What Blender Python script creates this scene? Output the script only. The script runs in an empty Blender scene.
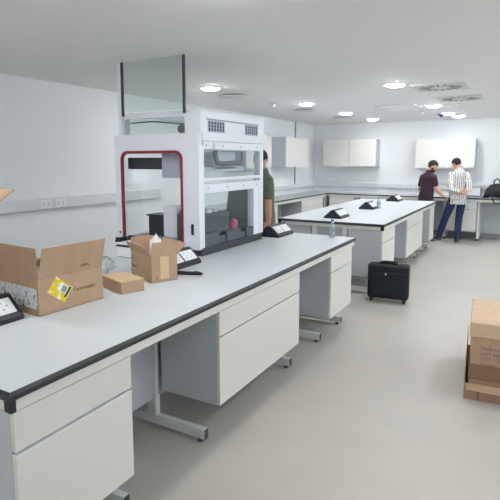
import bpy, bmesh, math, random
from mathutils import Vector, Matrix, Quaternion
random.seed(7)
S = bpy.context.scene
C = S.collection
PI = math.pi

# ------------------------------------------------------------------ camera
PX, PY, F = 250.0, 222.0, 490.7
CAMH = 1.68
v1 = (528.0, 160.0); v2 = (-630.0, 160.0)
ya = Vector((v1[0]-PX, PY-v1[1], -F)).normalized()
xa = Vector((PX-v2[0], -(PY-v2[1]), F)); xa = (xa - ya*xa.dot(ya)).normalized()
za = xa.cross(ya)
cam = bpy.data.cameras.new('camera'); cam_o = bpy.data.objects.new('camera', cam); C.objects.link(cam_o)
cam_o.matrix_world = Matrix((tuple(xa)+(0,), tuple(ya)+(0,), tuple(za)+(CAMH,), (0,0,0,1)))
cam.sensor_width = 36; cam.lens = F/500*36; cam.shift_y = -(250-PY)/500
cam.clip_start = .05; cam.clip_end = 100
S.camera = cam_o

# ------------------------------------------------------------------ materials
def lin(c):
    c = c/255.0
    return c/12.92 if c <= .04045 else ((c+.055)/1.055)**2.4
def rgb(r, g, b): return (lin(r), lin(g), lin(b), 1)
def mat(name, col, rough=.5, metal=0, var=0.0, scale=8, bump=0.0, spec=.5, coat=0):
    m = bpy.data.materials.new(name); m.use_nodes = True
    nt = m.node_tree; b = nt.nodes['Principled BSDF']
    c = rgb(*col)
    b.inputs['Base Color'].default_value = c
    b.inputs['Roughness'].default_value = rough; b.inputs['Metallic'].default_value = metal
    b.inputs['Specular IOR Level'].default_value = spec
    if coat: b.inputs['Coat Weight'].default_value = coat
    tc = nt.nodes.new('ShaderNodeTexCoord'); nz = nt.nodes.new('ShaderNodeTexNoise')
    nz.inputs['Scale'].default_value = scale; nz.inputs['Detail'].default_value = 4
    nt.links.new(tc.outputs['Object'], nz.inputs['Vector'])
    if var:
        r = nt.nodes.new('ShaderNodeValToRGB')
        r.color_ramp.elements[0].position = .3; r.color_ramp.elements[1].position = .7
        r.color_ramp.elements[0].color = tuple(x*(1-var) for x in c[:3])+(1,)
        r.color_ramp.elements[1].color = tuple(min(1, x*(1+var)) for x in c[:3])+(1,)
        nt.links.new(nz.outputs['Fac'], r.inputs['Fac']); nt.links.new(r.outputs['Color'], b.inputs['Base Color'])
    if bump:
        bp = nt.nodes.new('ShaderNodeBump'); bp.inputs['Strength'].default_value = bump; bp.inputs['Distance'].default_value = .01
        nt.links.new(nz.outputs['Fac'], bp.inputs['Height']); nt.links.new(bp.outputs['Normal'], b.inputs['Normal'])
    return m
def glass_mat(name, tint, alpha, rough=.03):
    m = bpy.data.materials.new(name); m.use_nodes = True; nt = m.node_tree
    for n in list(nt.nodes):
        if n.type == 'BSDF_PRINCIPLED': nt.nodes.remove(n)
    out = [n for n in nt.nodes if n.type == 'OUTPUT_MATERIAL'][0]
    t = nt.nodes.new('ShaderNodeBsdfTransparent'); t.inputs['Color'].default_value = rgb(*tint)
    g = nt.nodes.new('ShaderNodeBsdfGlossy'); g.inputs['Roughness'].default_value = rough
    mx = nt.nodes.new('ShaderNodeMixShader'); mx.inputs[0].default_value = alpha
    nt.links.new(t.outputs[0], mx.inputs[1]); nt.links.new(g.outputs[0], mx.inputs[2]); nt.links.new(mx.outputs[0], out.inputs[0])
    return m
def emis(name, col, st):
    m = bpy.data.materials.new(name); m.use_nodes = True; nt = m.node_tree
    b = nt.nodes['Principled BSDF']; b.inputs['Base Color'].default_value = rgb(*col)
    b.inputs['Emission Color'].default_value = rgb(*col); b.inputs['Emission Strength'].default_value = st
    return m
def stripes_mat(name, base, dark, freq, axis=0, width=.35):
    m = mat(name, base, .85); nt = m.node_tree; b = nt.nodes['Principled BSDF']
    tc = nt.nodes.new('ShaderNodeTexCoord'); sp = nt.nodes.new('ShaderNodeSeparateXYZ')
    nt.links.new(tc.outputs['Object'], sp.inputs[0])
    mu = nt.nodes.new('ShaderNodeMath'); mu.operation = 'MULTIPLY'; mu.inputs[1].default_value = freq
    fr = nt.nodes.new('ShaderNodeMath'); fr.operation = 'FRACT'
    nt.links.new(sp.outputs[axis], mu.inputs[0]); nt.links.new(mu.outputs[0], fr.inputs[0])
    r = nt.nodes.new('ShaderNodeValToRGB'); r.color_ramp.interpolation = 'CONSTANT'
    r.color_ramp.elements[0].color = rgb(*base); r.color_ramp.elements[1].color = rgb(*dark); r.color_ramp.elements[1].position = 1-width
    nt.links.new(fr.outputs[0], r.inputs['Fac'])
    nz = nt.nodes.new('ShaderNodeTexNoise'); nz.inputs['Scale'].default_value = 28
    r2 = nt.nodes.new('ShaderNodeValToRGB'); r2.color_ramp.elements[0].position = .5; r2.color_ramp.elements[1].position = .6
    nt.links.new(tc.outputs['Object'], nz.inputs['Vector']); nt.links.new(nz.outputs['Fac'], r2.inputs['Fac'])
    mx = nt.nodes.new('ShaderNodeMix'); mx.data_type = 'RGBA'
    nt.links.new(r2.outputs['Color'], mx.inputs['Factor']); nt.links.new(r.outputs['Color'], mx.inputs['A'])
    mx.inputs['B'].default_value = rgb(*base)
    nt.links.new(mx.outputs['Result'], b.inputs['Base Color'])
    return m
def sketch_mat(name, paper, ink, scale):
    m = mat(name, paper, .7); nt = m.node_tree; b = nt.nodes['Principled BSDF']
    tc = nt.nodes.new('ShaderNodeTexCoord'); nz = nt.nodes.new('ShaderNodeTexNoise')
    nz.inputs['Scale'].default_value = scale; nz.inputs['Detail'].default_value = 3
    nt.links.new(tc.outputs['Object'], nz.inputs['Vector'])
    r = nt.nodes.new('ShaderNodeValToRGB')
    r.color_ramp.elements[0].position = .54; r.color_ramp.elements[0].color = rgb(*paper)
    r.color_ramp.elements[1].position = .66; r.color_ramp.elements[1].color = rgb(*ink)
    nt.links.new(nz.outputs['Fac'], r.inputs['Fac']); nt.links.new(r.outputs['Color'], b.inputs['Base Color'])
    return m

M = dict(
 wall=mat('wall_paint', (238,240,241), .75, var=.01, scale=2),
 ceil=mat('ceiling_paint', (242,242,242), .8, var=.01, scale=3),
 floor=mat('floor_vinyl', (192,187,178), .42, var=.03, scale=3, spec=.35),
 top=mat('worktop_laminate', (211,217,220), .35, var=.012, scale=5, spec=.4),
 edge=mat('edge_black', (44,48,52), .4),
 cab=mat('cabinet_white', (228,226,220), .4, spec=.4),
 carc=mat('cabinet_carcass', (194,200,205), .5),
 alu=mat('frame_aluminium', (224,226,226), .4),
 foot=mat('foot_grey', (70,72,72), .6),
 white=mat('machine_white', (240,243,250), .35, spec=.45),
 lilac=mat('machine_panel', (176,182,196), .45),
 mgrey=mat('machine_grey', (84,90,96), .5),
 mdark=mat('machine_dark', (50,56,62), .45),
 smoke=mat('smoked_grey', (112,116,121), .4),
 red=mat('machine_red', (140,36,48), .4),
 black=mat('black_plastic', (30,32,36), .45),
 navy=mat('suitcase_fabric', (26,31,42), .8, var=.2, scale=60, bump=.2),
 bag=mat('bag_fabric', (28,32,38), .7, var=.2, scale=30, bump=.2),
 steel=mat('steel', (190,192,194), .3, metal=.9),
 topgrey=mat('worktop_grey', (182,188,191), .4, var=.012, scale=5),
 card=mat('cardboard', (184,154,126), .85, var=.06, scale=14, bump=.1),
 cardin=mat('cardboard_inside', (204,176,140), .85, var=.05, scale=14),
 cardpale=mat('cardboard_pale', (212,184,156), .85, var=.05, scale=12),
 tape=mat('packing_tape', (214,184,150), .3, var=.05, scale=20),
 btape=mat('brown_tape', (138,104,80), .3, var=.1, scale=14),
 ink=mat('ink', (70,56,48), .8), purple=mat('purple_ink', (104,84,112), .8),
 paper=mat('paper', (236,237,236), .7), sketch=sketch_mat('printed_paper', (222,224,226), (70,72,78), 42),
 yellow=sketch_mat('yellow_label', (236,206,40), (240,240,232), 34), greylabel=mat('grey_label', (150,152,158), .6),
 film=glass_mat('clear_film', (236,240,242), .22, .25),
 pane=glass_mat('window_pane', (250,252,252), .05),
 glass=glass_mat('machine_glass', (248,250,250), .05),
 tglass=glass_mat('tinted_glass', (243,248,246), .06),
 bottle=glass_mat('bottle_plastic', (222,232,242), .32, .2), cap=mat('cap_blue', (70,110,200), .4),
 sock=mat('socket_white', (236,238,240), .35), trunk=mat('trunking_white', (222,225,226), .4),
 slot=mat('socket_slot', (120,124,128), .6), lamp=emis('downlight_emitter', (250,252,255), 72),
 ring=mat('ring_white', (235,235,235), .4), vent=mat('vent_dark', (64,66,68), .7), ventw=mat('vent_white', (218,219,219), .5),
 blue=mat('blue_plastic', (70,92,170), .5), pink=mat('pink_plastic', (216,120,146), .5),
 hose=mat('hose_grey', (112,118,126), .55), grey=mat('mid_grey', (150,154,158), .5),
 skin=mat('skin', (196,146,122), .6, var=.04, scale=20), hair=mat('hair_black', (24,22,22), .8, bump=.3, scale=80),
 maroon=mat('shirt_maroon', (52,30,44), .9, var=.1, scale=20), olive=mat('shirt_olive', (94,103,88), .9, var=.08, scale=20),
 jeans=mat('jeans_blue', (36,50,84), .9, var=.15, scale=24), darkpants=mat('trousers_dark', (40,42,48), .9),
 shoe=mat('shoe_dark', (62,62,68), .7), sole=mat('sole_pale', (190,188,184), .7),
 stripe=stripes_mat('shirt_striped', (220,218,214), (104,104,110), 26, 0, .34),
)

# ------------------------------------------------------------------ mesh builder
class MB:
    def __init__(s): s.bm = bmesh.new()
    def box(s, x0, x1, y0, y1, z0, z1, bev=0.0, seg=2):
        r = bmesh.ops.create_cube(s.bm, size=1)['verts']
        for v in r:
            v.co = Vector(((x0+x1)/2+v.co.x*(x1-x0), (y0+y1)/2+v.co.y*(y1-y0), (z0+z1)/2+v.co.z*(z1-z0)))
        if bev:
            es = list({e for v in r for e in v.link_edges})
            bmesh.ops.bevel(s.bm, geom=es, offset=bev, segments=seg, affect='EDGES', profile=.6)
        return s
    def cyl(s, p0, p1, r0, r1=None, n=20):
        r1 = r0 if r1 is None else r1
        p0 = Vector(p0); p1 = Vector(p1); d = (p1-p0)
        q = d.to_track_quat('Z', 'Y').to_matrix().to_4x4()
        bmesh.ops.create_cone(s.bm, cap_ends=True, segments=n, radius1=r0, radius2=r1, depth=d.length,
                              matrix=Matrix.Translation((p0+p1)/2) @ q)
        return s
    def sph(s, c, rx, ry=None, rz=None, n=16, rot=None):
        ry = rx if ry is None else ry; rz = rx if rz is None else rz
        m = Matrix.Translation(c) @ (rot.to_matrix().to_4x4() if rot else Matrix()) @ Matrix.Diagonal((rx, ry, rz, 1))
        bmesh.ops.create_uvsphere(s.bm, u_segments=n, v_segments=max(6, n*2//3), radius=1, matrix=m); return s
    def loft(s, pts, rad, side=None, n=16):
        """rings along pts; rad = list of r or (rx, ry); side = direction of rx"""
        pts = [Vector(p) for p in pts]; rings = []
        prev = None
        for i, p in enumerate(pts):
            t = (pts[min(i+1, len(pts)-1)] - pts[max(i-1, 0)]).normalized()
            if side is not None: u = Vector(side)
            elif prev is not None: u = prev
            else: u = Vector((0,0,1)) if abs(t.z) < .9 else Vector((1,0,0))
            u = (u - t*u.dot(t)).normalized(); w = t.cross(u); prev = u
            r = rad[i] if isinstance(rad, (list, tuple)) else rad
            rx, ry = r if isinstance(r, (list, tuple)) else (r, r)
            rings.append([s.bm.verts.new(p + u*rx*math.cos(2*PI*k/n) + w*ry*math.sin(2*PI*k/n)) for k in range(n)])
        for a, b in zip(rings, rings[1:]):
            for k in range(n): s.bm.faces.new((a[k], a[(k+1) % n], b[(k+1) % n], b[k]))
        s.bm.faces.new(list(reversed(rings[0]))); s.bm.faces.new(rings[-1]); return s
    def prism(s, poly, ext):
        e = Vector(ext); a = [s.bm.verts.new(Vector(p)) for p in poly]; b = [s.bm.verts.new(Vector(p)+e) for p in poly]
        n = len(a)
        s.bm.faces.new(a); s.bm.faces.new(list(reversed(b)))
        for i in range(n): s.bm.faces.new((a[(i+1) % n], a[i], b[i], b[(i+1) % n]))
        return s
    def frame(s, outer, inner, ext):
        """plate with a hole: outer / inner same vertex count"""
        e = Vector(ext); n = len(outer)
        L = [[s.bm.verts.new(Vector(p)+o) for p in P] for P, o in ((outer, e*0), (inner, e*0), (inner, e), (outer, e))]
        for a, b in ((0,1), (1,2), (2,3), (3,0)):
            for i in range(n): s.bm.faces.new((L[a][i], L[a][(i+1) % n], L[b][(i+1) % n], L[b][i]))
        return s
    def mesh(s, smooth=False):
        bmesh.ops.recalc_face_normals(s.bm, faces=s.bm.faces)
        me = bpy.data.meshes.new('mesh'); s.bm.to_mesh(me); s.bm.free()
        if smooth:
            for p in me.polygons: p.use_smooth = True
            if smooth != 'all':
                me.set_sharp_from_angle(angle=math.radians(40))
        return me

def obj(name, mb, m, parent=None, smooth=False, world=False, label=None):
    me = mb.mesh(smooth) if isinstance(mb, MB) else mb
    me.name = name
    me.materials.clear(); me.materials.append(M[m] if isinstance(m, str) else m)
    o = bpy.data.objects.new(name, me); C.objects.link(o)
    if parent: 
        o.parent = parent
        if world:
            off = Vector((0,0,0)); q = parent
            while q: off += q.location; q = q.parent
            o.location = -off
    if label: o['label'] = label
    return o
def tag(o, label, cat, group=None):
    o['label'] = label; o['category'] = cat
    if group: o['group'] = group
    return o
def thing(name, label, cat, loc=(0,0,0), rz=0, group=None):
    o = bpy.data.objects.new(name, None); C.objects.link(o); o.empty_display_size = .1
    o.location = loc; o.rotation_euler = (0, 0, rz)
    return tag(o, label, cat, group)
def struct(name, mb, m):
    o = obj(name, mb, m); o['kind'] = 'structure'; return o
def dup(o, loc, rz=None, label=None, parent=None):
    c = o.copy(); C.objects.link(c)
    if parent is not None: c.parent = parent
    else:
        c.location = loc
        if rz is not None: c.rotation_euler = (0, 0, rz)
        if label: c['label'] = label
    for ch in list(o.children): dup(ch, None, parent=c)
    return c
def text(name, body, size, m, parent, loc, rot, extr=.0004):
    cu = bpy.data.curves.new('t', 'FONT'); cu.body = body; cu.size = size; cu.extrude = extr
    to = bpy.data.objects.new('t', cu); C.objects.link(to)
    dg = bpy.context.evaluated_depsgraph_get()
    me = bpy.data.meshes.new_from_object(to.evaluated_get(dg))
    bpy.data.objects.remove(to)
    o = obj(name, me, m, parent); o.location = loc; o.rotation_euler = rot
    return o

# ------------------------------------------------------------------ room
XW, YW, H = -4.75, 11.75, 2.56
XR, YN = 3.4, -2.6
struct('floor', MB().box(XW-.1, XR+.1, YN-.1, YW+.1, -.1, 0), 'floor')
struct('ceiling', MB().box(XW-.1, XR+.1, YN-.1, YW+.1, H, H+.1), 'ceil')
struct('wall_left', MB().box(XW-.1, XW, YN-.1, YW+.1, 0, H), 'wall')
struct('wall_far', MB().box(XW, XR, YW, YW+.1, 0, H), 'wall')
WZ0, WZ1 = .95, 2.4
wins = [(2.2, 4.8), (5.2, 8.2), (8.6, 11.3)]  # unseen windows added in the right wall to brighten the room
wr = MB().box(XR, XR+.1, YN-.1, YW+.1, 0, WZ0).box(XR, XR+.1, YN-.1, YW+.1, WZ1, H)
ed = [YN-.1]+[v for w in wins for v in w]+[YW+.1]
for a, b in zip(ed[::2], ed[1::2]): wr.box(XR, XR+.1, a, b, WZ0, WZ1)
struct('wall_right', wr, 'wall')
for k, (a, b) in enumerate(wins):
    m_ = (a+b)/2
    q = lambda y0, y1, z0, z1: [(XR+.03,y0,z0), (XR+.03,y1,z0), (XR+.03,y1,z1), (XR+.03,y0,z1)]
    wf = struct('window_%d' % (k+1), MB().frame(q(a,b,WZ0,WZ1), q(a+.05,b-.05,WZ0+.05,WZ1-.05), (.05,0,0)).box(XR+.03, XR+.08, m_-.025, m_+.025, WZ0+.05, WZ1-.05), 'alu')
    obj('pane', MB().box(XR+.05, XR+.056, a+.05, m_-.025, WZ0+.05, WZ1-.05), 'pane', wf); obj('pane', MB().box(XR+.05, XR+.056, m_+.025, b-.05, WZ0+.05, WZ1-.05), 'pane', wf)
    L = bpy.data.lights.new('window_portal', 'AREA'); L.shape = 'RECTANGLE'; L.size = b-a; L.size_y = WZ1-WZ0; L.cycles.is_portal = True
    lo_ = bpy.data.objects.new('window_portal', L); C.objects.link(lo_)
    lo_.matrix_world = Matrix(((0,0,1,XR+.12), (1,0,0,m_), (0,1,0,(WZ0+WZ1)/2), (0,0,0,1)))
struct('wall_near', MB().box(XW, XR, YN-.1, YN, 0, H), 'wall')
struct('baseboard_far', MB().box(-4.0, XR, YW-.012, YW, 0, .09, .003), 'grey')
struct('baseboard_left', MB().box(XW, XW+.012, YN, YW, 0, .09, .003), 'grey')

# ------------------------------------------------------------------ downlights
def downlight(name, label):
    t = thing(name, label, 'ceiling light', group='round downlights in the ceiling')
    outer = [(.13*math.cos(a), .13*math.sin(a), -.012) for a in [2*PI*k/32 for k in range(32)]]
    inner = [(.112*math.cos(a), .112*math.sin(a), -.012) for a in [2*PI*k/32 for k in range(32)]]
    obj('trim_ring', MB().frame(outer, inner, (0,0,.012)), 'ring', t, True)
    obj('diffuser', MB().cyl((0,0,-.010), (0,0,-.002), .110, .112, n=32).cyl((0,0,-.024), (0,0,-.010), .092, .110, n=32).cyl((0,0,-.034), (0,0,-.024), .05, .092, n=32), 'lamp', t, True)
    return t
dl = downlight('downlight', '')
spots = [(-3.08,7.3,'lit round downlight above the left wall cabinets, nearest of the left row'),
 (-3.05,9.12,'lit round downlight second along the left ceiling row'),
 (-2.98,10.72,'lit round downlight closest to the far wall in the left row'),
 (-1.39,8.58,'large lit round downlight above the far island, below the ceiling diffusers'),
 (-1.37,10.05,'lit round downlight beside the small blue tag on the ceiling'),
 (-1.26,10.75,'lit round downlight above the far men nearest the wall'),
 (-3.45,5.15,'lit round downlight above the far end of the white machine'),
 (-1.41,5.96,'lit round downlight at the upper edge above the island near end'),
 (-3.2,1.6,'lit round downlight over the left side of the nearest bench'), (-1.42,2.2,'lit round downlight over the aisle edge of the nearest bench'),
 (.6,8.6,'lit round downlight at right, second from far wall'),
 (.6,6.4,'lit round downlight at right, third from far wall'), (.6,4.2,'lit round downlight above the stacked cartons'),
 (.6,2.0,'lit round downlight right of the nearest bench end'), (-1.42,-.7,'lit round downlight behind the viewer near the bench end'), (.6,-.5,'lit round downlight behind the viewer right of the aisle'), (-3.2,-.6,'lit round downlight behind the viewer near the left wall'),  # the ones behind the viewer are unseen, added as fill light
 (2.4,6.4,'lit round downlight by the right wall, middle'), (2.4,3.4,'lit round downlight by the right wall, near end')]
for i, (x, y, lb) in enumerate(spots):
    if i == 0: dl.location = (x, y, H); dl['label'] = lb
    else: dup(dl, (x, y, H), 0, lb)

# ceiling swirl / slot diffusers
def swirl(label):
    t = thing('air_diffuser', label, 'air vent', group='square air diffusers in the ceiling')
    obj('face_plate', MB().box(-.3, .3, -.3, .3, -.012, 0, .004), 'ventw', t)
    for k in range(16):
        a = 2*PI*k/16
        mb = MB().box(.12, .25, -.008, .008, -.0145, -.011)
        for v in mb.bm.verts: v.co = Matrix.Rotation(a, 3, 'Z') @ v.co
        obj('slot', mb, 'vent', t)
    return t
sw = swirl('square swirl air diffuser in the ceiling at right, nearer of the two'); sw.location = (-.98, 6.45, H)
dup(sw, (-.90, 7.75, H), 0, 'square swirl air diffuser in the ceiling at right, just above the large downlight')
rd = thing('round_diffuser', 'round plate air diffuser by the nearest downlight of the left ceiling row', 'air vent', (-3.50, 8.15, H), 0, 'round air diffusers in the ceiling')
obj('diffuser_plate', MB().cyl((0,0,-.022), (0,0,-.014), .19, .20, n=40), 'ventw', rd, True)
obj('diffuser_neck', MB().cyl((0,0,-.014), (0,0,0), .15, n=32), 'vent', rd, True)
dup(rd, (-3.42, 10.0, H), 0, 'round plate air diffuser by the second downlight of the left ceiling row')
dup(rd, (-3.6, 5.9, H), 0, 'round plate air diffuser above the far end of the white machine')
t = thing('access_panel', 'thin square access panel flush in the middle of the ceiling', 'ceiling panel', (-1.95, 8.5, H))
obj('panel', MB().box(-.3, .3, -.3, .3, -.004, 0), 'ceil', t)
oq = [(-.32,-.32,-.008),(.32,-.32,-.008),(.32,.32,-.008),(-.32,.32,-.008)]
obj('panel_frame', MB().frame(oq, [(x*.95,y*.95,z) for x,y,z in oq], (0,0,.008)), 'ventw', t)
sd = thing('smoke_detector', 'small round detector on the ceiling left of the left downlight row', 'smoke detector', (-3.58, 7.1, H), group='ceiling detectors')
obj('base', MB().cyl((0,0,-.02), (0,0,0), .05, n=24), 'ring', sd, True); obj('cap', MB().cyl((0,0,-.045), (0,0,-.02), .028, .045, n=24), 'ring', sd, True)
dup(sd, (-1.02, 8.54, H), 0, 'small round detector on the ceiling right of the large downlight')
dup(sd, (-1.75, 9.6, H), 0, 'small round detector on the ceiling above the two far men')
t = thing('ceiling_tag', 'small blue triangular tag hanging by the far downlight', 'tag', (-1.47, 9.95, H))
obj('tag_plate', MB().prism([(-.08,0,-.02), (.08,0,-.02), (0.0,0,-.09)], (0,.006,0)), 'blue', t)
obj('hook', MB().cyl((0,.003,-.025), (0,.003,0), .004, n=8), 'steel', t)

# ------------------------------------------------------------------ benches
def lab_bench(name, label, x0, x1, y0, y1, frames, spine=True, face='both'):
    t = thing(name, label, 'lab bench', ((x0+x1)/2, (y0+y1)/2, 0))
    e = .008
    obj('worktop', MB().box(x0+e, x1-e, y0+e, y1-e, .8825, .9), 'top', t, world=True)
    outer = [(x0,y0,.869),(x1,y0,.869),(x1,y1,.869),(x0,y1,.8825)]
    inner = [(x0+e,y0+e,.8825),(x1-e,y0+e,.8825),(x1-e,y1-e,.8825),(x0+e,y1-e,.8825)]
    obj('edge_band', MB().frame(outer, inner, (0,0,.0174)), 'edge', t, world=True)
    for xr in (x1-.045, x0+.01):
        r = obj('rail', MB().box(xr, xr+.035, y0+.03, y1-.03, .822, .882, .003), 'alu' if 0 else 'cab', t, world=True)
    for yr in (y0+.012, y1-.047):
        obj('end_rail', MB().box(x0+.05, x1-.05, yr, yr+.035, .822, .882, .003), 'cab', t, world=True)
    for xr in (x1-.047, x0+.008):
        obj('rail_cap', MB().box(xr, xr+.039, y0+.008, y0+.03, .82, .882, .004), 'black', t, world=True)
    xm = (x0+x1)/2
    for fy in frames:
        f = obj('leg_frame', MB().box(x0+.11, x1-.11, fy-.02, fy+.02, .022, .084, .004)
                .box(xm+.175, xm+.24, fy-.014, fy+.014, .08, .822, .004).box(xm-.24, xm-.175, fy-.014, fy+.014, .08, .822, .004)
              .box(xm+.172, xm+.243, fy-.022, fy+.022, .08, .21, .004).box(xm-.243, xm-.172, fy-.022, fy+.022, .08, .21, .004)
              .box(x0+.05, x1-.05, fy-.015, fy+.015, .822, .868), 'alu', t, world=True)
        for xx in (x0+.15, x1-.15):
            fo = obj('leveling_foot', MB().cyl((xx,fy,0), (xx,fy,.010), .020, n=16).cyl((xx,fy,.010), (xx,fy,.025), .009, n=10), 'foot', f)
        for xx in (x0+.106, x1-.11):
            obj('end_plug', MB().box(xx, xx+.004, fy-.018, fy+.018, .024, .082), 'foot', f)
    if spine:
        obj('service_panel', MB().box(xm-.215, xm+.215, y0+.075, y1-.075, .18, .82, .003), 'carc', t, world=True)
    return t

def cabinet(label, w, depth=.44, z0=.235, z1=.82, split=(.66,), loc=(0,0,0), rz=0, group='white cabinet units hung under the benches', kind='cabinet_unit', lip=True):
    """front on local x=0 facing +x, width along local y from 0 to w"""
    t = thing(kind, label, 'cabinet', loc, rz, group)
    obj('carcass', MB().box(-depth, -.02, .002, w-.002, z0, z1, .002), 'carc', t)
    zs = [z0]+list(reversed(split))+[z1]
    for i in range(len(zs)-1):
        a, b = zs[i], zs[i+1]
        top = i == len(zs)-2
        g = .014 if not top else .009
        d = obj('drawer_front', MB().box(-.0195, 0, .003, w-.003, a+.003, b-g, .0015), 'cab', t)
        if lip and not top:
            obj('finger_pull', MB().box(-.019, .002, .003, w-.003, b-g, b-g+.007), 'sock', d)
            obj('pull_recess', MB().box(-.0195, -.014, .003, w-.003, b-g+.007, b+.003), 'grey', d)
    return t

XF = -1.47
XB = XF-1.44
NB0, NB1 = .965, 4.815
nb = lab_bench('lab_bench', 'long white lab bench nearest the viewer with dark edge carrying cartons and the white machine', XB, XF, NB0, NB1,
   [1.03, 1.60, 2.275, 3.48, 4.14, 4.715])
cx = -1.497
cabinet('white drawer unit under the nearest bench at lower left', .585, loc=(cx, .99, 0))
cabinet('wide white cabinet with one top drawer in the middle of the nearest bench', 1.155, loc=(cx, 2.30, 0))
cabinet('white drawer unit under the far end of the nearest bench', .605, loc=(cx, 4.165, 0), z0=.225)
IS0, IS1 = 5.945, 9.86
isl = lab_bench('lab_bench', 'white island bench beyond the suitcase carrying three power pods', XB, XF, IS0, IS1,
   [6.0, 6.66, 7.37, 8.70, 9.36, 9.80])
cabinet('white drawer unit at the near end of the island behind the suitcase', .66, loc=(cx, 5.975, 0), z0=.22)
cabinet('wide white cabinet in the middle of the island front', 1.26, loc=(cx, 7.40, 0), z0=.225)
cabinet('white drawer unit at the far end of the island near the men', .44, loc=(cx, 9.39, 0), z0=.19)
cabinet('white cabinet at the near rear corner of the island showing its grey side', .62, loc=(XB+.028, 6.6, 0), rz=PI, z0=.22)

# perimeter benches
XLF, YFF = -4.12, 11.05
t = thing('wall_bench', 'white bench along the left wall with grey worktop and dark edge', 'lab bench', (-4.43, 9, 0))
obj('worktop', MB().box(XW+.002, XLF-.006, 6.4, YW-.002, .87, .9), 'topgrey', t, world=True)
obj('edge_band', MB().box(XLF-.006, XLF, 6.4, YFF, .88, .9), 'edge', t, world=True)
obj('rail', MB().box(XLF-.05, XLF-.015, 6.45, YFF-.0, .822, .869, .003), 'cab', t, world=True)
for fy in (6.5, 8.48, 9.6, 10.9):
    f = obj('leg_frame', MB().box(XW+.05, XLF-.05, fy-.02, fy+.02, .035, .095, .004).box(XW+.06, XW+.12, fy-.02, fy+.02, .09, .869, .004), 'alu', t, world=True)
    obj('leveling_foot', MB().cyl((XLF-.1,fy,0), (XLF-.1,fy,.04), .025, n=12).cyl((XW+.1,fy,0), (XW+.1,fy,.04), .025, n=12), 'foot', f)
obj('back_panel', MB().box(XW+.02, XW+.04, 6.45, YW-.02, .18, .82), 'carc', t, world=True)
cabinet('white cabinet under the left wall bench beside the man in olive', 1.6, .5, loc=(XLF-.02, 6.86, 0))
cabinet('white drawer unit under the left wall bench near the far corner', 1.24, .5, loc=(XLF-.02, 9.62, 0))
obj_c = tag(obj('corner_filler', MB().box(-4.16, -4.125, 10.87, 11.09, .235, .82, .003), 'grey'), 'narrow grey filler panel in the inner corner of the wall benches', 'panel')
t = thing('wall_bench', 'long white bench along the far wall where two men stand', 'lab bench', (-1.6, 11.4, 0))
obj('worktop', MB().box(XLF-.004, 1.4, YFF+.006, YW-.002, .87, .9), 'topgrey', t, world=True)
obj('edge_band', MB().box(XLF-.004, 1.4, YFF, YFF+.006, .878, .9), 'edge', t, world=True)
obj('rail', MB().box(XLF, 1.38, YFF+.015, YFF+.05, .822, .869, .003), 'cab', t, world=True)
for fx in (-3.43, -2.78, -2.09, -1.48, -.825, .55, 1.34):
    f = obj('leg_frame', MB().box(fx-.02, fx+.02, YFF+.08, YW-.05, .035, .095, .004).box(fx-.02, fx+.02, YW-.12, YW-.06, .09, .869, .004)
            .box(fx-.02, fx+.02, YFF+.06, YFF+.11, .05, .822, .004), 'alu', t, world=True)
    obj('leveling_foot', MB().cyl((fx,YFF+.1,0), (fx,YFF+.1,.05), .035, n=14).cyl((fx,YW-.1,0), (fx,YW-.1,.04), .025, n=12), 'foot', f)
obj('back_panel', MB().box(XLF+.1, 1.38, YW-.05, YW-.03, .1, .82), 'carc', t, world=True)
cabinet('white drawer unit under the far bench at the left corner', .6, .5, loc=(-4.06, YFF+.02, 0), rz=-PI/2)
cabinet('white drawer unit under the far bench between two dark knee spaces', .6, .5, loc=(-2.74, YFF+.02, 0), rz=-PI/2)
cabinet('white drawer unit under the far bench right behind the striped shirt man', .58, .5, loc=(-1.44, YFF+.02, 0), rz=-PI/2, z0=.2)
for cxx in (): pass

# ------------------------------------------------------------------ wall cabinets
def wall_cab(label, w, hgt, loc, rz, doors=2):
    t = thing('wall_cabinet', label, 'wall cabinet', loc, rz, 'white wall cabinets')
    obj('carcass', MB().box(-.35, -.02, .0, w, 0, hgt, .002), 'carc', t)
    for k in range(doors):
        a = w*k/doors; b = w*(k+1)/doors
        obj('door', MB().box(-.0195, 0, a+.005, b-.005, -.006, hgt, .0015), 'cab', t)
    return t
zc0, zc1 = 1.535, 2.155
wall_cab('white wall cabinet on the left wall half hidden behind the machine', 1.2, zc1-zc0, (-4.4, 7.5, zc0), 0)
wall_cab('single visible white wall cabinet on the left wall showing its grey side', 1.2, zc1-zc0, (-4.4, 9.36, zc0), 0, 1)
wall_cab('double door white wall cabinet left of the men on the far wall', 1.29, zc1-zc0, (-4.36, YW-.35, zc0), -PI/2)
wall_cab('double door white wall cabinet above the two men', 1.21, .61, (-2.185, YW-.35, 1.515), -PI/2)
# conduit
t = thing('conduit', 'thin grey vertical conduit on the left wall behind the cabinet', 'conduit', (XW, 10.58, 0))
obj('pipe', MB().box(.001, .02, -.014, .014, 1.13, H-.001), 'grey', t); obj('clip', MB().box(.001, .03, -.028, .028, 2.35, 2.38, .002), 'grey', t)

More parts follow.
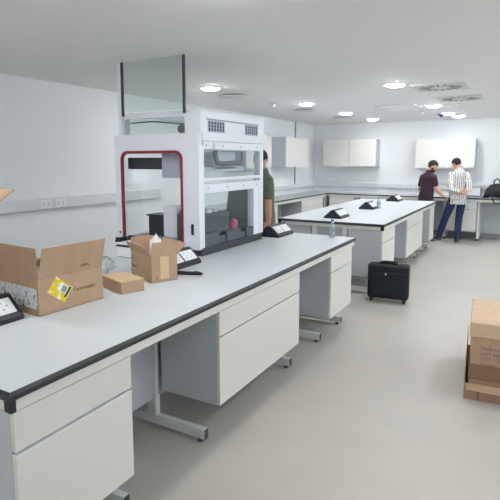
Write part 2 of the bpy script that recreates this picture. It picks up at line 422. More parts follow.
# trunking
def trunk(label, L, loc, rz, socks, z0=-.07, z1=.07):
    t = thing('cable_trunking', label, 'cable trunking', loc, rz, 'white dado trunking')
    obj('channel', MB().prism([(.002,0,z0), (.045,0,z0), (.06,0,z0+.015), (.06,0,z1-.012), (.05,0,z1), (.002,0,z1)], (0,L,0)), 'trunk', t)
    obj('cover_strip', MB().box(.06, .063, .002, L-.002, z0+.03, z1-.03, .001), 'trunk', t)
    for y in socks:
        s = obj('socket', MB().box(.063, .072, y-.073, y+.073, -.042, .042, .003), 'sock', t)
        for dy in (-.035, .035):
            obj('socket_slots', MB().box(.0722, .0726, y+dy-.004, y+dy+.004, -.005, .014).box(.0722, .0726, y+dy-.014, y+dy-.006, -.02, -.012).box(.0722, .0726, y+dy+.006, y+dy+.014, -.02, -.012), 'slot', s)
    return t
trunk('white dado trunking on the left wall behind the cartons', 5.65+1.2, (XW, -1.2, 1.19), 0, [4.86, 5.06, 1.9])
trunk('white dado trunking on the left wall above the wall bench', 3.1, (XW, 8.64, 1.07), 0, [1.4], -.06, .06)
trunk('white dado trunking along the far wall behind the men', 5.9, (-4.68, YW, 1.08), -PI/2, [1.0, 2.25, 2.45, 4.5], -.06, .06)

# ------------------------------------------------------------------ power pods
def pod(label):
    t = thing('power_pod', label, 'power outlet', group='black bench top power pods')
    w, hh, L = .12, .115, .36
    prof = [(-w,0,0), (-w,0,.022), (-.022,0,hh-.006), (-.012,0,hh), (.012,0,hh), (.022,0,hh-.006), (w,0,.022), (w,0,0)]
    obj('body', MB().prism(prof, (0,L,0)), 'black', t)
    for sx in (1, -1):
        p0 = Vector((sx*.100, 0, .039)); p1 = Vector((sx*.034, 0, hh-.016)); nrm = Vector((sx*.69, 0, .72)).normalized()
        nrm = Vector((-(p1.z-p0.z)*-1*1, 0, 0))
        d = (p1-p0); nrm = Vector((d.z*sx*sx, 0, -d.x)).normalized() if sx > 0 else Vector((-d.z, 0, d.x)).normalized()
        for a, b in ((.025, .17), (.19, .335)):
            poly = [p0+Vector((0,a,0)), p0+Vector((0,b,0)), p1+Vector((0,b,0)), p1+Vector((0,a,0))]
            s = obj('socket_plate', MB().prism(poly, nrm*.006), 'sock', t)
            mb = MB()
            for cy in (a+.045, b-.045):
                for (u, v) in ((.5,.012), (.28,-.012), (.72,-.012)):
                    c = p0+d*u+nrm*.0062; q = d.normalized()*.004; y = Vector((0,.004,0)); c = c+Vector((0,cy+v,0))
                    mb.prism([c-q-y, c-q+y, c+q+y, c+q-y], nrm*.0006)
            obj('socket_slots', mb, 'slot', s)
    return t
pd = pod('black power pod with white sockets at the left edge of the nearest bench'); pd.location = (-2.25, 1.145, .9)
dup(pd, (-2.25, 2.67, .9), 0, 'black power pod with white sockets between the small open carton and the machine')
dup(pd, (-2.262, 4.40, .9), 0, 'black power pod beside the far corner of the white machine')
dup(pd, (-2.24, 6.24, .9), 0, 'black power pod on the near end of the island')
dup(pd, (-2.2, 7.68, .9), 0, 'black power pod in the middle of the island beside a bottle')
dup(pd, (-2.19, 9.4, .9), 0, 'black power pod on the far end of the island')

# ------------------------------------------------------------------ cartons
def carton(name, label, w, d, h, loc, rz, flaps, th=.005, m='card', flen=None, inside='cardin'):
    """w along local y, d along -x, front face at local x=0; flaps: dict side->(angle from vertical outward, length)"""
    t = thing(name, label, 'cardboard box', loc, rz)
    obj('body', MB().box(-d, 0, 0, w, 0, th).box(-th, 0, 0, w, 0, h).box(-d, -d+th, 0, w, 0, h).box(-d+th, -th, 0, th, 0, h).box(-d+th, -th, w-th, w, 0, h), m, t)
    for side, (ang, ln) in flaps.items():
        s_, c_ = math.sin(ang), math.cos(ang)
        if side == 'front': a, b, o, n = (-th/2,0.002,h), (-th/2,w-.002,h), Vector((s_,0,c_)), Vector((-c_,0,s_))
        if side == 'back': a, b, o, n = (-d+th/2,.002,h), (-d+th/2,w-.002,h), Vector((-s_,0,c_)), Vector((c_,0,s_))
        if side == 'left': a, b, o, n = (-d+.002,th/2,h), (-.002,th/2,h), Vector((0,-s_,c_)), Vector((0,c_,s_))
        if side == 'right': a, b, o, n = (-d+.002,w-th/2,h), (-.002,w-th/2,h), Vector((0,s_,c_)), Vector((0,-c_,s_))
        a = Vector(a); b = Vector(b)
        tp = (b-a).normalized()*.006
        obj('flap', MB().prism([a-n*th/2, b-n*th/2, b+o*ln-tp-n*th/2, a+o*ln+tp-n*th/2], n*th), m if ang < 1.2 else inside, t)
    return t
# large open carton
b1 = carton('carton', 'large open brown carton with a yellow label on the nearest bench', .40, .46, .185, (-2.084, 1.557, .9), math.radians(-4),
   dict(front=(.26,.170), left=(.01,.160), right=(-1.45,.12), back=(2.3,.12)))
obj('packing', MB().box(-.50, -.02, .02, .38, .01, .15, .02), 'paper', b1, True)
lab = MB().box(-.0006, .0006, -.062, .062, -.045, .045)
lo = obj('shipping_label', lab, 'yellow', b1); lo.location = (.0012, .125, .112); lo.rotation_euler = (math.radians(-38), 0, 0)
l2 = obj('label_panel', MB().box(.0008, .0012, -.02, .05, -.005, .036), 'paper', lo)
l3 = obj('barcode', MB().box(.0013, .0016, .002, .034, -.002, .03), 'greylabel', lo); obj('label_strip', MB().box(.0013, .0016, .04, .053, -.02, .04), 'black', lo)
text('printed_text', 'tar Technologies', .027, 'ink', b1, (.0006, .165, .085), (PI/2, 0, PI/2))
text('printed_text', 'hoquu', .022, 'ink', b1, (.016, .30, .225), (PI/2, PI, PI/2))
sl = obj('printed_sheet', MB().box(-.40, -.012, -.0012, -.0004, .035, .14), 'sketch', b1)
# tall carton at far left, mostly out of frame
b0 = carton('carton', 'tall open brown carton cut off at the left edge, only a flap tip showing', .36, .30, .43, (-2.57, 1.16, .9), 0,
   dict(front=(.3,.12), left=(.6,.12), right=(1.02,.34), back=(.3,.12)))
# small open carton
a2 = math.radians(-10)
b2 = carton('carton', 'small open brown carton with white film poking out, in front of the machine',   .18, .335, .165, (-2.038, 2.353, .9), math.radians(-25),
   dict(front=(.04,.095), left=(.5,.078), right=(.8,.10), back=(.2,.09)))
obj('tape_strip', MB().box(.0004, .0012, .06, .12, .02, .165), 'tape', b2)
text('printed_text', 'FS  >', .042, 'ink', b2, (-.32, -.0006, .105), (PI/2, 0, 0))
text('printed_text', 'Plates  2', .032, 'ink', b2, (-.32, -.0006, .06), (PI/2, 0, 0))
text('printed_text', 'S', .03, 'ink', b2, (.0006, .03, .015), (PI/2, 0, PI/2))
def crumple(r, seed, sx=1, sy=1, sz=1, amp=.28, sub=4):
    from mathutils import noise
    mb = MB(); bmesh.ops.create_icosphere(mb.bm, subdivisions=sub, radius=1)
    for v in mb.bm.verts:
        n = noise.noise(v.co*2.2+Vector((seed,0,0)))*amp + abs(noise.noise(v.co*5+Vector((0,seed,0))))*amp
        c = v.co*(1+n)*r; v.co = Vector((c.x*sx, c.y*sy, c.z*sz))
    mz = min(v.co.z for v in mb.bm.verts)
    for v in mb.bm.verts: v.co.z -= mz
    return mb
cr = tag(obj('plastic_wrap', crumple(.042, 3.1, .9, 1.1, 2.6), 'paper', smooth='all'), 'crumpled white plastic film standing in the small open carton', 'plastic film')
cr.location = (-2.10, 2.47, .93)
cr2 = tag(obj('plastic_bag', crumple(.07, 9.7, 1.2, .95, .75), 'film', smooth='all'), 'crumpled clear plastic bag between the large carton and the small carton', 'plastic bag')
cr2.location = (-2.52, 2.40, .9)
# flat closed box
fb = thing('flat_carton', 'small flat closed brown box in front of the small open carton', 'cardboard box', (-2.017, 2.06, .9), math.radians(-19))
obj('body', MB().box(-.25, 0, 0, .15, 0, .068, .002), 'card', fb); obj('lid', MB().box(-.252, .002, -.002, .152, .0685, .075, .002), 'cardin', fb)
# grey bulb
gb = tag(obj('plastic_cover', crumple(.038, 21.3, 1, 1, .95, .12), 'hose', smooth='all'), 'rounded grey plastic cover behind the power pod next to the machine corner', 'cover')
gb.location = (-2.3, 3.09, .9)
# black cable end
mb = MB().loft([(-2.10,2.60,.915), (-2.04,2.64,.912), (-1.98,2.66,.91), (-1.935,2.68,.91)], [(.014,.010)]*4)
cb = thing('power_lead', 'short black power lead end lying in front of the power pod', 'cable', (-2.02, 2.65, .9))
obj('cord', mb, 'black', cb, True, world=True)
obj('plug', MB().loft([(-1.94,2.679,.912), (-1.91,2.688,.912), (-1.885,2.695,.908)], [(.016,.012), (.014,.011), (.008,.007)]), 'black', cb, True, world=True)

# stacked carton on the floor at right
bt = thing('carton_tray', 'low open brown carton on the floor holding the lidded carton', 'cardboard box', (-.3, 3.63, 0), math.radians(4))
obj('body', MB().box(0, .60, 0, .76, 0, .006).box(0, .60, 0, .006, 0, .115).box(0, .60, .754, .76, 0, .13).box(0, .006, .006, .754, 0, .13).box(.594, .60, .006, .754, 0, .13), 'card', bt)
obj('flap', MB().box(0, .006, .02, .74, .13, .30), 'card', bt); obj('flap', MB().box(.594, .60, .02, .74, .13, .30), 'card', bt)
obj('flap', MB().prism([(.005,.0,.115), (.595,.0,.115), (.595,-.05,.075), (.02,-.04,.08)], (0,-.005,.004)), 'card', bt)
obj('seam_tape', MB().box(.09, .10, -.0012, -.0002, .005, .11), 'btape', bt)
bc = thing('lidded_carton', 'tall brown carton with pale lid and purple print standing in the low carton at right', 'cardboard box', (-.28, 3.656, .008), math.radians(4))
obj('body', MB().box(.006, .53, .006, .66, 0, .44, .003), 'card', bc)
obj('lid', MB().box(0, .536, 0, .666, .44, .545, .006), 'cardpale', bc)  # lid colour lightened to paint in light falling on its top
obj('tape_band', MB().box(.002, .534, .002, .004, .13, .245), 'btape', bc)
obj('lid_tape', MB().box(-.001, .11, -.0015, 0, .446, .54), 'tape', bc)
for k, (s_, z, w) in enumerate(((('MADE IN CHINA'), .385, .028), ('LOT NO  48213', .345, .034), ('QTY  12 x 96', .31, .034), ('>> >>> >', .275, .026))):
    text('printed_text', s_, w, 'purple', bc, (.075, .0052, z-.03), (PI/2, 0, 0))

# ------------------------------------------------------------------ suitcase
sc = thing('suitcase', 'black soft sided cabin trolley case standing at the island corner', 'suitcase', (-1.355, 5.715, 0), math.radians(6))
obj('shell', MB().box(-.235, .235, 0, .19, .045, .45, .035, 4), 'navy', sc, True)
obj('front_pocket', MB().box(-.20, .20, -.022, .01, .08, .37, .02, 3), 'navy', sc, True)
obj('badge', MB().cyl((-.02,-.026,.36), (-.02,-.02,.36), .012, n=16), 'steel', sc, True).location = (0, .003, -.01)
obj('top_handle', MB().loft([(-.10,.08,.445), (-.085,.08,.468), (-.04,.08,.474), (.04,.08,.474), (.085,.08,.468), (.10,.08,.445)], [(.02,.008)]*6, n=10), 'black', sc, True)
obj('zip', MB().box(-.238, .238, .05, .056, .06, .44, .002), 'black', sc)
obj('handle_socket', MB().box(.04, .12, .14, .17, .45, .458, .003), 'steel', sc)
for (x, y) in ((-.19,.03), (.19,.03), (-.19,.16), (.19,.16)):
    w_ = obj('wheel', MB().cyl((x-.014,y,.024), (x+.014,y,.024), .024, n=18), 'black', sc, True)
    obj('caster_fork', MB().box(x-.02, x+.02, y-.018, y+.018, .036, .056, .004), 'black', w_)

# ------------------------------------------------------------------ bottles
def bottle(label, loc):
    t = thing('water_bottle', label, 'bottle', loc, 0, 'clear water bottles on the benches')
    prof = [(0,.030), (.004,.032), (.05,.031), (.055,.029), (.06,.031), (.11,.032), (.135,.026), (.15,.014), (.165,.013)]
    obj('bottle_body', MB().loft([(0,0,z) for z, r in prof], [r for z, r in prof], n=20), 'bottle', t, True)
    obj('cap', MB().cyl((0,0,.165), (0,0,.185), .015, n=18), 'cap', t, True)
    obj('paper_label', MB().cyl((0,0,.065), (0,0,.105), .0325, n=20), 'film', t, True)
    return t
bo = bottle('clear water bottle with blue cap at the far end of the nearest bench', (-1.69, 4.71, .9))
dup(bo, (-2.05, 7.87, .9), 0, 'clear water bottle on the island beside the middle power pod')

# ------------------------------------------------------------------ machine
mx0, mx1, my0, my1 = -3.16, -2.262, 3.20, 4.29
rt = thing('lab_robot', 'white enclosed lab workstation with red trimmed opening on the nearest bench', 'lab machine', (-2.7, 3.8, .9))
W = dict(world=True)
obj('base', MB().box(-2.86, mx1+.0, my0+.03, my1-.02, .9, .965, .006), 'mdark', rt, **W)
ap = MB()
for k, (a, b, z) in enumerate(((3.26,3.50,1.075), (3.50,3.62,1.03), (3.62,3.86,1.06), (3.86,3.96,1.02), (3.96,4.14,1.05), (4.14,4.27,1.04))):
    ap.box(mx1-.03-(.01 if k % 2 else 0), mx1-.004-(.012 if k % 2 else 0), a+.002, b-.002, .966, z, .004)
obj('apron', ap, 'mgrey', rt, **W)
obj('deck', MB().box(mx0+.03, mx1-.04, my0+.05, my1-.03, .965, .995, .004), 'grey', rt, **W)
# front shell with opening
def rrect(x0, x1, z0, z1, r, y, top_only=True, n=8):
    pts = []
    for (cx_, cz_, a0) in ((x1-r, z1-r, 0), (x0+r, z1-r, PI/2)):
        for k in range(n+1):
            a = a0+PI/2*k/n; pts.append((cx_+r*math.cos(a), y, cz_+r*math.sin(a)))
    for (cx_, cz_, a0) in ((x0+.01, z0+.01, PI), (x1-.01, z0+.01, 1.5*PI)):
        for k in range(n+1):
            a = a0+PI/2*k/n; pts.append((cx_+.01*math.cos(a), y, cz_+.01*math.sin(a)))
    return pts
ox0, ox1, oz0, oz1 = -3.085, -2.422, .972, 1.755
obj('front_shell', MB().frame(rrect(mx0, mx1, .955, 1.89, .02, my0), rrect(ox0, ox1, oz0, oz1, .07, my0), (0,.04,0)), 'white', rt, True, **W)
obj('opening_trim', MB().frame(rrect(ox0-.002, ox1+.002, oz0-.004, oz1+.002, .072, my0-.006), rrect(ox0+.020, ox1-.020, oz0+.012, oz1-.022, .055, my0-.006), (0,.018,0)), 'red', rt, True, **W)
fh = obj('door_latch', MB().box(-2.345, -2.318, my0-.008, my0+.01, 1.075, 1.165, .010, 4), 'black', rt, True, **W)
obj('sensor_dot', MB().cyl((-3.12,my0-.004,1.045), (-3.12,my0+.01,1.045), .009, n=14), 'black', rt, True, **W)
# pillars and beams of the aisle side
obj('pillar', MB().box(mx1-.07, mx1, my0+.04, my0+.075, .965, 1.80, .005), 'white', rt, **W)
obj('pillar', MB().box(mx1-.07, mx1, my1-.19, my1-.12, .965, 1.47, .006).box(mx1-.07, mx1, my1-.06, my1, .965, 1.80, .006), 'white', rt, **W)
obj('pillar_panel', MB().box(mx1-.06, mx1-.008, my1-.12, my1-.06, .965, 1.47), 'white', rt, **W)
obj('pillar', MB().box(mx0, mx0+.06, my1-.06, my1, .965, 1.80, .006), 'white', rt, **W)
bm1 = obj('cross_beam', MB().box(mx1-.06, mx1+.004, my0+.07, my1-.02, 1.41, 1.485, .005).box(mx1-.05, mx1-.004, my0+.07, my1-.05, 1.51, 1.535, .004), 'white', rt, **W)
bm2 = obj('cross_beam', MB().box(mx1-.06, mx1+.004, my0+.06, my1-.01, 1.765, 1.83, .005), 'white', rt, **W)
for zz, yy in ((1.45,3.32), (1.45,3.62), (1.45,3.9), (1.45,4.15), (1.797,3.3), (1.797,3.55), (1.797,3.85), (1.797,4.15)):
    obj('bolt', MB().cyl((mx1+.003,yy,zz), (mx1+.007,yy,zz), .007, n=10), 'grey', bm1 if zz < 1.6 else bm2)
obj('lock_box', MB().box(mx1+.004, mx1+.02, 3.40, 3.47, 1.77, 1.822, .004), 'sock', rt, **W)
obj('side_window', MB().box(mx1-.035, mx1-.029, my0+.075, my1-.06, 1.535, 1.765), 'glass', rt, **W)
obj('side_window', MB().box(mx1-.035, mx1-.031, my0+.075, my1-.19, .97, 1.41), 'glass', rt, **W)
obj('rear_window', MB().box(mx0+.06, mx1-.07, my1-.03, my1-.026, .995, 1.78), 'glass', rt, **W)
obj('left_window', MB().box(mx0+.01, mx0+.014, my0+.06, my1-.06, .995, 1.78), 'glass', rt, **W)
obj('sill', MB().box(mx0, mx0+.06, my0+.06, my1-.06, .965, 1.0, .004).box(mx0+.06, mx1-.07, my1-.06, my1, .965, 1.0, .004), 'white', rt, **W)
obj('top_frame', MB().box(mx0, mx0+.06, my0+.06, my1, 1.78, 1.84, .004).box(mx0+.06, mx1-.06, my1-.06, my1, 1.78, 1.84, .004), 'white', rt, **W)
# hood
hx0, hx1, hy0 = -3.09, mx1, my0+.03
hood = obj('hood', MB().frame(rrect(hx0, hx1-.0, 1.885, 2.06, .012, hy0), rrect(-3.06, -2.415, 1.895, 2.03, .03, hy0), (0,.03,0))
  .box(hx1-.03, hx1, hy0+.03, my1, 1.835, 2.06).box(hx0, hx0+.02, hy0+.03, hy0+.08, 1.84, 2.06).box(hx0, hx0+.02, my1-.05, my1, 1.84, 2.06).box(hx0, hx0+.02, hy0+.08, my1-.05, 1.84, 1.88).box(hx0+.02, hx1-.03, my1-.03, my1, 1.84, 2.06), 'white', rt, **W)
tq = lambda a, b, c, d, z: [(a,c,z), (b,c,z), (b,d,z), (a,d,z)]
obj('hood_top', MB().frame(tq(hx0-.008, hx1+.008, hy0-.008, my1+.008, 2.06), tq(hx0+.08, hx1-.10, hy0+.08, my1-.10, 2.06), (0,0,.016)), 'white', hood)
obj('roof_window', MB().box(hx0+.08, hx1-.10, hy0+.08, my1-.10, 2.062, 2.068), 'glass', hood)
obj('hood_side_window', MB().box(hx0+.006, hx0+.010, hy0+.08, my1-.05, 1.88, 2.06), 'glass', hood)
obj('hood_window', MB().box(-3.075, -2.40, hy0+.012, hy0+.018, 1.888, 2.04), 'tglass', hood)
for (a, b) in ((3.33, 3.58), (3.93, 4.17)):
    g = obj('vent_grille', MB().box(hx1-.002, hx1+.003, a, b, 1.905, 2.0, .001), 'lilac', hood)
    mb = MB()
    for k in range(6):
        y = a+.022+k*(b-a-.044)/5
        for zz in (1.917, 1.943, 1.969): mb.box(hx1+.0031, hx1+.0042, y-.011, y+.011, zz, zz+.020)
    obj('vent_slots', mb, 'vent', g)
obj('vent_recess', MB().box(hx1+.0005, hx1+.0018, 3.31, 4.19, 2.002, 2.012), 'grey', hood)
obj('hood_cable', MB().loft([(-3.02,3.27,1.995), (-2.8,3.3,2.005), (-2.6,3.3,1.985), (-2.45,3.32,1.97)], .006, n=8), 'mgrey', hood, True)
obj('side_knob', MB().cyl((-2.47,3.25,1.93), (-2.47,3.28,1.93), .035, n=20), 'mgrey', hood, True)
# raised sash
sash = obj('raised_sash', MB().box(-3.05, -2.405, my0+.006, my0+.012, 2.08, 2.5), 'tglass', rt, **W)
obj('sash_edge', MB().box(-3.062, -3.042, my0, my0+.018, 2.05, 2.5, .003), 'mdark', sash)
obj('sash_edge', MB().box(-2.412, -2.392, my0, my0+.018, 2.05, 2.5, .003), 'mdark', sash)
obj('sash_guide', MB().box(-3.105, -3.064, my0-.0, my0+.03, 1.89, 2.5, .004), 'white', rt, **W)
# interior
obj('light_bar', MB().box(-3.10, -2.715, my0+.10, my0+.16, 1.60, 1.70, .004), 'mdark', rt, **W)
obj('gantry_panel', MB().box(-2.70, -2.45, my0+.08, my0+.095, 1.53, 1.75, .004), 'lilac', rt, **W)
obj('arm_housing', MB().box(-2.62, -2.42, 3.66, 4.02, 1.59, 1.755, .01), 'white', rt, **W)
obj('gantry_rail', MB().box(-2.48, -2.42, 3.5, 4.18, 1.575, 1.62, .004), 'white', rt, **W)
obj('rear_panel', MB().box(-2.9, -2.40, 4.19, 4.21, 1.56, 1.77), 'white', rt, **W)
obj('hose', MB().loft([(-2.32,3.52,1.76), (-2.32,3.53,1.70), (-2.32,3.56,1.655), (-2.32,3.62,1.645), (-2.32,3.75,1.65), (-2.32,3.95,1.655)], .022, n=14), 'hose', rt, True, **W)
obj('hose', MB().loft([(-2.33,3.97,1.655), (-2.33,3.99,1.70), (-2.33,3.98,1.755)], .006, n=10), 'hose', rt, True, **W)
obj('pipetting_module', MB().box(-2.60, -2.34, 3.34, 3.78, .995, 1.225, .008).box(-2.58, -2.54, 3.36, 3.46, 1.225, 1.255, .004).box(-2.52, -2.42, 3.5, 3.56, 1.225, 1.25, .004), 'mgrey', rt, **W)
obj('module_fittings', MB().box(-2.52, -2.45, 3.36, 3.42, 1.226, 1.262, .004).box(-2.46, -2.38, 3.6, 3.66, 1.226, 1.25, .004).box(-2.40, -2.37, 3.48, 3.54, 1.226, 1.256), 'sock', rt, **W)
obj('tube_block', MB().box(-2.48, -2.32, 3.84, 4.06, .995, 1.02, .004), 'mgrey', rt, **W)
obj('smoked_panel', MB().prism([(-2.625,4.14,.995), (-2.565,4.14,1.42), (-2.35,4.14,1.42), (-2.35,4.14,.995)], (0,.008,0)), 'smoke', rt, **W)
obj('white_module', MB().box(-2.81, -2.655, 3.42, 3.62, .995, 1.272, .006), 'white', rt, **W)
bk = obj('black_module', MB().box(-3.0, -2.825, 3.44, 3.60, .995, 1.175, .006), 'mdark', rt, **W)
obj('module_lip', MB().box(-3.02, -2.822, 3.43, 3.61, 1.175, 1.188, .004), 'black', bk)
obj('pink_tube', MB().loft([(-2.40,3.95,1.02), (-2.40,3.95,1.04), (-2.40,3.95,1.10), (-2.40,3.95,1.125)], [.036,.04,.04,.024], n=18), 'pink', rt, True, **W)
cl = MB()
for k in range(9): cl.box(-3.15+k*.075, -3.15+k*.075+(.04 if k % 2 else .055), my0-.035, my0-.004, .965, 1.0+.014*(k % 3), .004)
cl.box(-3.16, -2.45, my0-.03, my0-.006, .957, .972)
obj('deck_clips', cl, 'black', rt, **W)
# device in front of the machine
dv = thing('control_box', 'small white box with black band standing left of the small open carton', 'device', (-2.76, 2.98, .9))
obj('housing', MB().box(-.11, .11, -.09, .09, .004, .085, .006), 'sock', dv); obj('band', MB().box(-.112, .112, -.092, .092, .085, .10, .003), 'black', dv)
obj('top_cover', MB().box(-.10, .10, -.085, .085, .10, .118, .004), 'sock', dv); obj('rubber_foot', MB().box(-.10, .10, -.08, .08, 0, .004), 'black', dv)

# ------------------------------------------------------------------ things on the far bench
wp = thing('tray_unit', 'bright white panel unit with grey frame on the far bench beside the striped shirt man', 'device', (-.985, 11.36, .9))
obj('frame', MB().box(-.17, .175, 0, .10, 0, .215, .01), 'grey', wp); obj('white_face', MB().box(-.155, .145, -.004, .0, .035, .2, .001), 'sock', wp)
bg = thing('duffel_bag', 'black duffel bag with loop handle on the far bench at the right edge', 'bag', (-.385, 11.3, .9))
obj('bag_body', MB().loft([(-.39,0,.012), (-.36,0,.03), (-.27,0,.105), (-.21,0,.145), (-.15,0,.153), (.1,0,.153), (.24,0,.15), (.34,0,.08), (.38,0,.02)],
    [(.01,.10), (.028,.13), (.10,.145), (.138,.15), (.146,.15), (.146,.15), (.14,.15), (.075,.13), (.015,.1)], side=(0,0,1), n=20), 'bag', bg, True)
obj('handle', MB().loft([(-.20,-.02,.27), (-.19,-.02,.36), (-.14,-.02,.40), (-.09,-.02,.36), (-.08,-.02,.29)], .014, n=10), 'black', bg, True)
obj('shoulder_strap', MB().loft([(-.20,-.12,.12), (-.20,-.262,.08), (-.20,-.275,-.01), (-.15,-.28,-.09), (-.05,-.28,-.08), (0,-.27,-.0), (0,-.255,.06), (.02,-.13,.1)], [.013]*8, n=10), 'black', bg, True)

# ------------------------------------------------------------------ people
def remesh(mb, vox, it=6):
    me = mb.mesh(); o = bpy.data.objects.new('tmp', me); C.objects.link(o)
    r = o.modifiers.new('r', 'REMESH'); r.mode = 'VOXEL'; r.voxel_size = vox
    s = o.modifiers.new('s', 'SMOOTH'); s.iterations = it; s.factor = .5
    dg = bpy.context.evaluated_depsgraph_get(); dg.update()
    n = bpy.data.meshes.new_from_object(o.evaluated_get(dg)); bpy.data.objects.remove(o)
    for p in n.polygons: p.use_smooth = True
    return n
V = Vector
def limb(mb, a, b, r0, r1, k=6, bulge=.0):
    a, b = V(a), V(b); pts, rs = [], []
    for i in range(k+1):
        u = i/k; pts.append(a.lerp(b, u)); rs.append(r0+(r1-r0)*u+bulge*math.sin(PI*u))
    mb.loft(pts, rs, n=14); mb.sph(a, r0, n=12); mb.sph(b, r1, n=12)
def person(label, loc, rz, P, shirt, pants, long_sleeve=False, beard=False):
    """P: joints in body space (forward = +y, right = +x)"""
    t = thing('person', label, 'person', loc, rz)
    neck, hd = V(P['neck']), V(P['head'])
    hq = Quaternion((0,0,1), P['hyaw']) @ Quaternion((1,0,0), -P['hpitch'])
    body = MB()
    sp = [V(p) for p in P['spine']]           # pelvis .. chest
    tors = [(.145,.10), (.14,.105), (.125,.10), (.135,.105), (.14,.105), (.105,.085), (.06,.055)]
    body.loft(sp, tors, side=P.get('side', (1,0,0)), n=24)
    limb(body, sp[-1], neck+V((0,0,.05)), .06, .052); limb(body, neck, hd-V((0,0,.04)), .054, .052)
    for s in 'LR':
        sh, el, wr = P['sh'+s], P['el'+s], P['wr'+s]
        limb(body, sh, el, .052, .038, bulge=.005); limb(body, el, wr, .039, .026, bulge=.004)
        hp, kn, an = P['hip'+s], P['kn'+s], P['an'+s]
        limb(body, hp, kn, .085, .055); limb(body, kn, an, .054, .036, bulge=.008)
        # hand: palm, fingers, thumb
        hdn = V(P['hand'+s]).normalized(); pn = V(P['palm'+s]).normalized()
        sd_ = hdn.cross(pn).normalized(); w = V(wr)
        body.loft([w, w+hdn*.03, w+hdn*.085], [(.026,.018), (.038,.016), (.040,.014)], side=sd_, n=12)
        for i, ln in enumerate((.062, .074, .070, .054)):
            b0_ = w+hdn*.078+sd_*(-.029+.0195*i)
            m_ = b0_+hdn*ln*.5+pn*.006; e_ = m_+(hdn*.75+pn*.6).normalized()*ln*.5
            limb(body, b0_, m_, .009, .0082, 3); limb(body, m_, e_, .0082, .007, 3)
        b0_ = w+hdn*.025-sd_*.032; m_ = b0_+(hdn*.6-sd_*.6+pn*.3).normalized()*.04; e_ = m_+(hdn*.9+pn*.4).normalized()*.03
        limb(body, b0_, m_, .012, .010, 3); limb(body, m_, e_, .010, .008, 3)
    # head
    body.sph(hd+hq@V((0,-.005,.025)), .076, .095, .095, 20, hq)
    body.sph(hd+hq@V((0,.02,-.045)), .058, .068, .065, 18, hq)
    body.sph(hd+hq@V((0,.092,-.012)), .013, .020, .022, 12, hq)
    body.sph(hd+hq@V((0,.078,-.055)), .024, .014, .010, 10, hq)
    for sx in (-1, 1):
        body.sph(hd+hq@V((sx*.078,-.008,-.005)), .010, .020, .030, 10, hq)
    for s in 'LR':
        an = V(P['an'+s]); body.sph(an+V((0,.05,-.035)), .038, .09, .03, 14)
    obj('body', remesh(body, .008, 3), 'skin', t)
    for sx in (-1, 1):
        e = obj('eye', MB().sph(hd+hq@V((sx*.031,.079,.01)), .012, n=12), 'sock', t, True)
        obj('iris', MB().sph(hd+hq@V((sx*.031,.088,.01)), .0065, n=10), 'hair', e, True)
    # hair cap
    hm = MB(); hm.sph(hd+hq@V((0,-.012,.035)), .083, .102, .098, 28, hq)
    inv = hq.inverted(); dele = []
    for v in hm.bm.verts:
        l = inv @ (v.co-hd)
        lim = .045 if l.y > .03 else (.0 if l.y > -.02 else -.075)
        if l.z < lim: dele.append(v)
    bmesh.ops.delete(hm.bm, geom=dele, context='VERTS')
    ho = obj('hair', hm, 'hair', t, 'all')
    ho.modifiers.new('thick', 'SOLIDIFY').thickness = .012
    if beard:
        bm_ = MB().sph(hd+hq@V((0,.028,-.07)), .064, .068, .05, 18, hq).sph(hd+hq@V((-.055,.01,-.03)), .014, .022, .05, 12, hq).sph(hd+hq@V((.055,.01,-.03)), .014, .022, .05, 12, hq)
        obj('beard', remesh(bm_, .008, 2), 'hair', t)
    # shirt
    sm = MB()
    hem = P['hem']; pts = [sp[0]+V((0,0,hem-sp[0].z))] + sp[1:]
    g = .022
    sm.loft(pts, [(tors[0][0]+g+.014, tors[0][1]+g+.014)]+[(a+g, b+g) for a, b in tors[1:-1]]+[(.085,.075)], side=P.get('side', (1,0,0)), n=26)
    for s in 'LR':
        sh, el, wr = V(P['sh'+s]), V(P['el'+s]), V(P['wr'+s])
        if long_sleeve:
            limb(sm, sh, el, .070, .055, bulge=.004); limb(sm, el, el.lerp(wr, .8), .055, .043)
        else:
            sm.loft([sh, sh.lerp(el, .4), sh.lerp(el, .78)], [.068, .066, .062], n=18); sm.sph(sh, .068, n=14)
    so = obj('shirt', remesh(sm, .010, 5), shirt, t)
    obj('collar', MB().loft([neck+V((0,-.01,-.06)), neck+V((0,0,.045))], [.088, .062], n=20), shirt, t, True)
    # trousers
    tm = MB()
    tm.loft([sp[0]+V((0,0,.10)), sp[0]+V((0,0,.0)), sp[0]+V((0,0,-.07))], [(.145,.108), (.155,.115), (.142,.108)], side=(1,0,0), n=24)
    for s in 'LR':
        hp, kn, an = V(P['hip'+s]), V(P['kn'+s]), V(P['an'+s])
        limb(tm, hp, kn, .090, .070); limb(tm, kn, an+V((0,0,-.015)), .072, .062)
    obj('trousers', remesh(tm, .012, 4), pants, t)
    for s in 'LR':
        an = V(P['an'+s]); a = P.get('toe'+s, 0); q = Quaternion((0,0,1), a)
        f = lambda x, y, z: V((an.x, an.y, 0))+q@V((x, y, z))
        sh_ = MB().loft([f(0,-.085,.045), f(0,-.06,.05), f(0,.02,.052), f(0,.10,.040), f(0,.165,.032), f(0,.185,.026)],
                        [(.025,.022), (.04,.036), (.043,.040), (.048,.030), (.040,.022), (.02,.012)], side=(1,0,0), n=16)
        so_ = obj('shoe', sh_, 'shoe', t, True)
        obj('sole', MB().loft([f(0,-.092,.010), f(0,-.05,.010), f(0,.03,.010), f(0,.10,.010), f(0,.17,.010), f(0,.195,.010)],
                        [(.022,.0095), (.040,.0095), (.042,.0095), (.049,.0095), (.038,.0095), (.012,.0095)], side=(1,0,0), n=16), 'sole', so_, True)
    return t

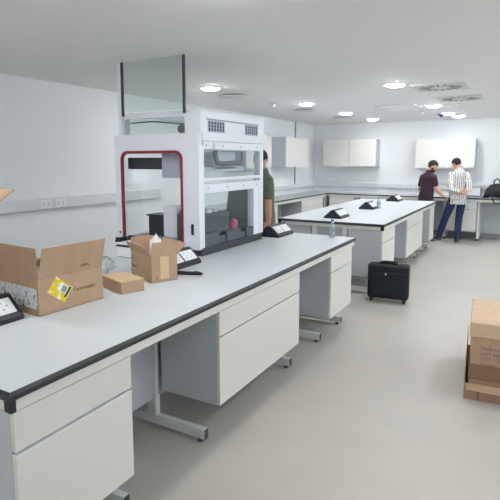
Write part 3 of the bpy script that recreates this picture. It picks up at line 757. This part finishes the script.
# man with striped shirt (faces the far wall, hands behind his back)
PB = dict(spine=[(0,0,.90), (0,0,1.0), (.0,.01,1.12), (.005,.015,1.24), (.01,.01,1.36), (.01,.0,1.43), (.01,0,1.47)],
  neck=(.01,.02,1.48), head=(-.025,.11,1.595), hyaw=.45, hpitch=.6, hem=.79,
  shL=(-.145,0,1.37), shR=(.145,0,1.37), elL=(-.175,-.12,1.11), elR=(.18,-.14,1.10), wrL=(.0,-.20,1.03), wrR=(.11,-.20,1.06),
  handL=(.9,-.05,.12), handR=(-.9,-.06,-.05), palmL=(0,-.3,1), palmR=(0,-.8,.2),
  hipL=(-.09,0,.88), hipR=(.085,0,.88), knL=(-.20,.10,.48), knR=(.05,.03,.49), anL=(-.30,.17,.085), anR=(.02,-.02,.085), toeL=.2, toeR=-.2)
person('person in a striped white shirt and blue jeans standing with hands clasped behind the back', (-1.20, 10.76, 0), math.radians(22), PB, 'stripe', 'jeans', True)
# man in maroon t-shirt
PA = dict(spine=[(0,0,.86), (0,0,.96), (.0,.02,1.07), (.0,.04,1.18), (.0,.05,1.31), (.0,.05,1.38), (0,.05,1.42)],
  neck=(.0,.07,1.43), head=(.03,.12,1.545), hyaw=-.75, hpitch=.5, hem=.76,
  shL=(-.14,.04,1.325), shR=(.14,.05,1.325), elL=(-.185,.0,1.08), elR=(.175,.08,1.10), wrL=(-.15,.20,1.0), wrR=(.27,.17,.97),
  handL=(.1,.9,-.3), handR=(.35,.85,-.35), palmL=(.2,-.1,-1), palmR=(-.2,-.1,-1),
  hipL=(-.09,0,.84), hipR=(.09,0,.84), knL=(-.10,.04,.46), knR=(.10,.03,.46), anL=(-.12,-.02,.085), anR=(.12,-.02,.085))
person('bearded person in a dark maroon t-shirt leaning over the far bench', (-1.79, 10.60, 0), math.radians(-35), PA, 'maroon', 'darkpants', False, True)
# man in olive shirt behind the machine
PC = dict(spine=[(0,0,.88), (0,0,.98), (-.01,.01,1.10), (-.03,.02,1.22), (-.05,.03,1.34), (-.06,.03,1.42), (-.07,.03,1.46)],
  neck=(-.08,.05,1.48), head=(-.08,.07,1.615), hyaw=1.5, hpitch=.45, hem=.80,
  shL=(-.20,.02,1.385), shR=(.10,.02,1.385), elL=(-.25,.03,1.11), elR=(.19,-.02,1.11), wrL=(-.27,.03,.92), wrR=(.20,.05,.88),
  handL=(.05,.35,-.9), handR=(.0,.3,-.9), palmL=(1,0,0), palmR=(-1,0,0),
  hipL=(-.09,0,.86), hipR=(.09,0,.86), knL=(-.10,.04,.47), knR=(.10,.03,.47), anL=(-.12,-.02,.085), anR=(.12,-.02,.085))
person('person in an olive t-shirt behind the white machine, arm resting by the power pod', (-2.82, 5.38, 0), math.radians(135), PC, 'olive', 'darkpants').scale = (1.035, 1.035, 1.035)

# ------------------------------------------------------------------ world and view
w = bpy.data.worlds.new('world'); S.world = w; w.use_nodes = True
w.node_tree.nodes['Background'].inputs[0].default_value = (.84, .92, 1, 1); w.node_tree.nodes['Background'].inputs[1].default_value = 2.6
S.view_settings.view_transform = 'Standard'; S.view_settings.look = 'None'
S.view_settings.gamma = 1; S.view_settings.use_curve_mapping = False
S.view_settings.exposure = 0.5
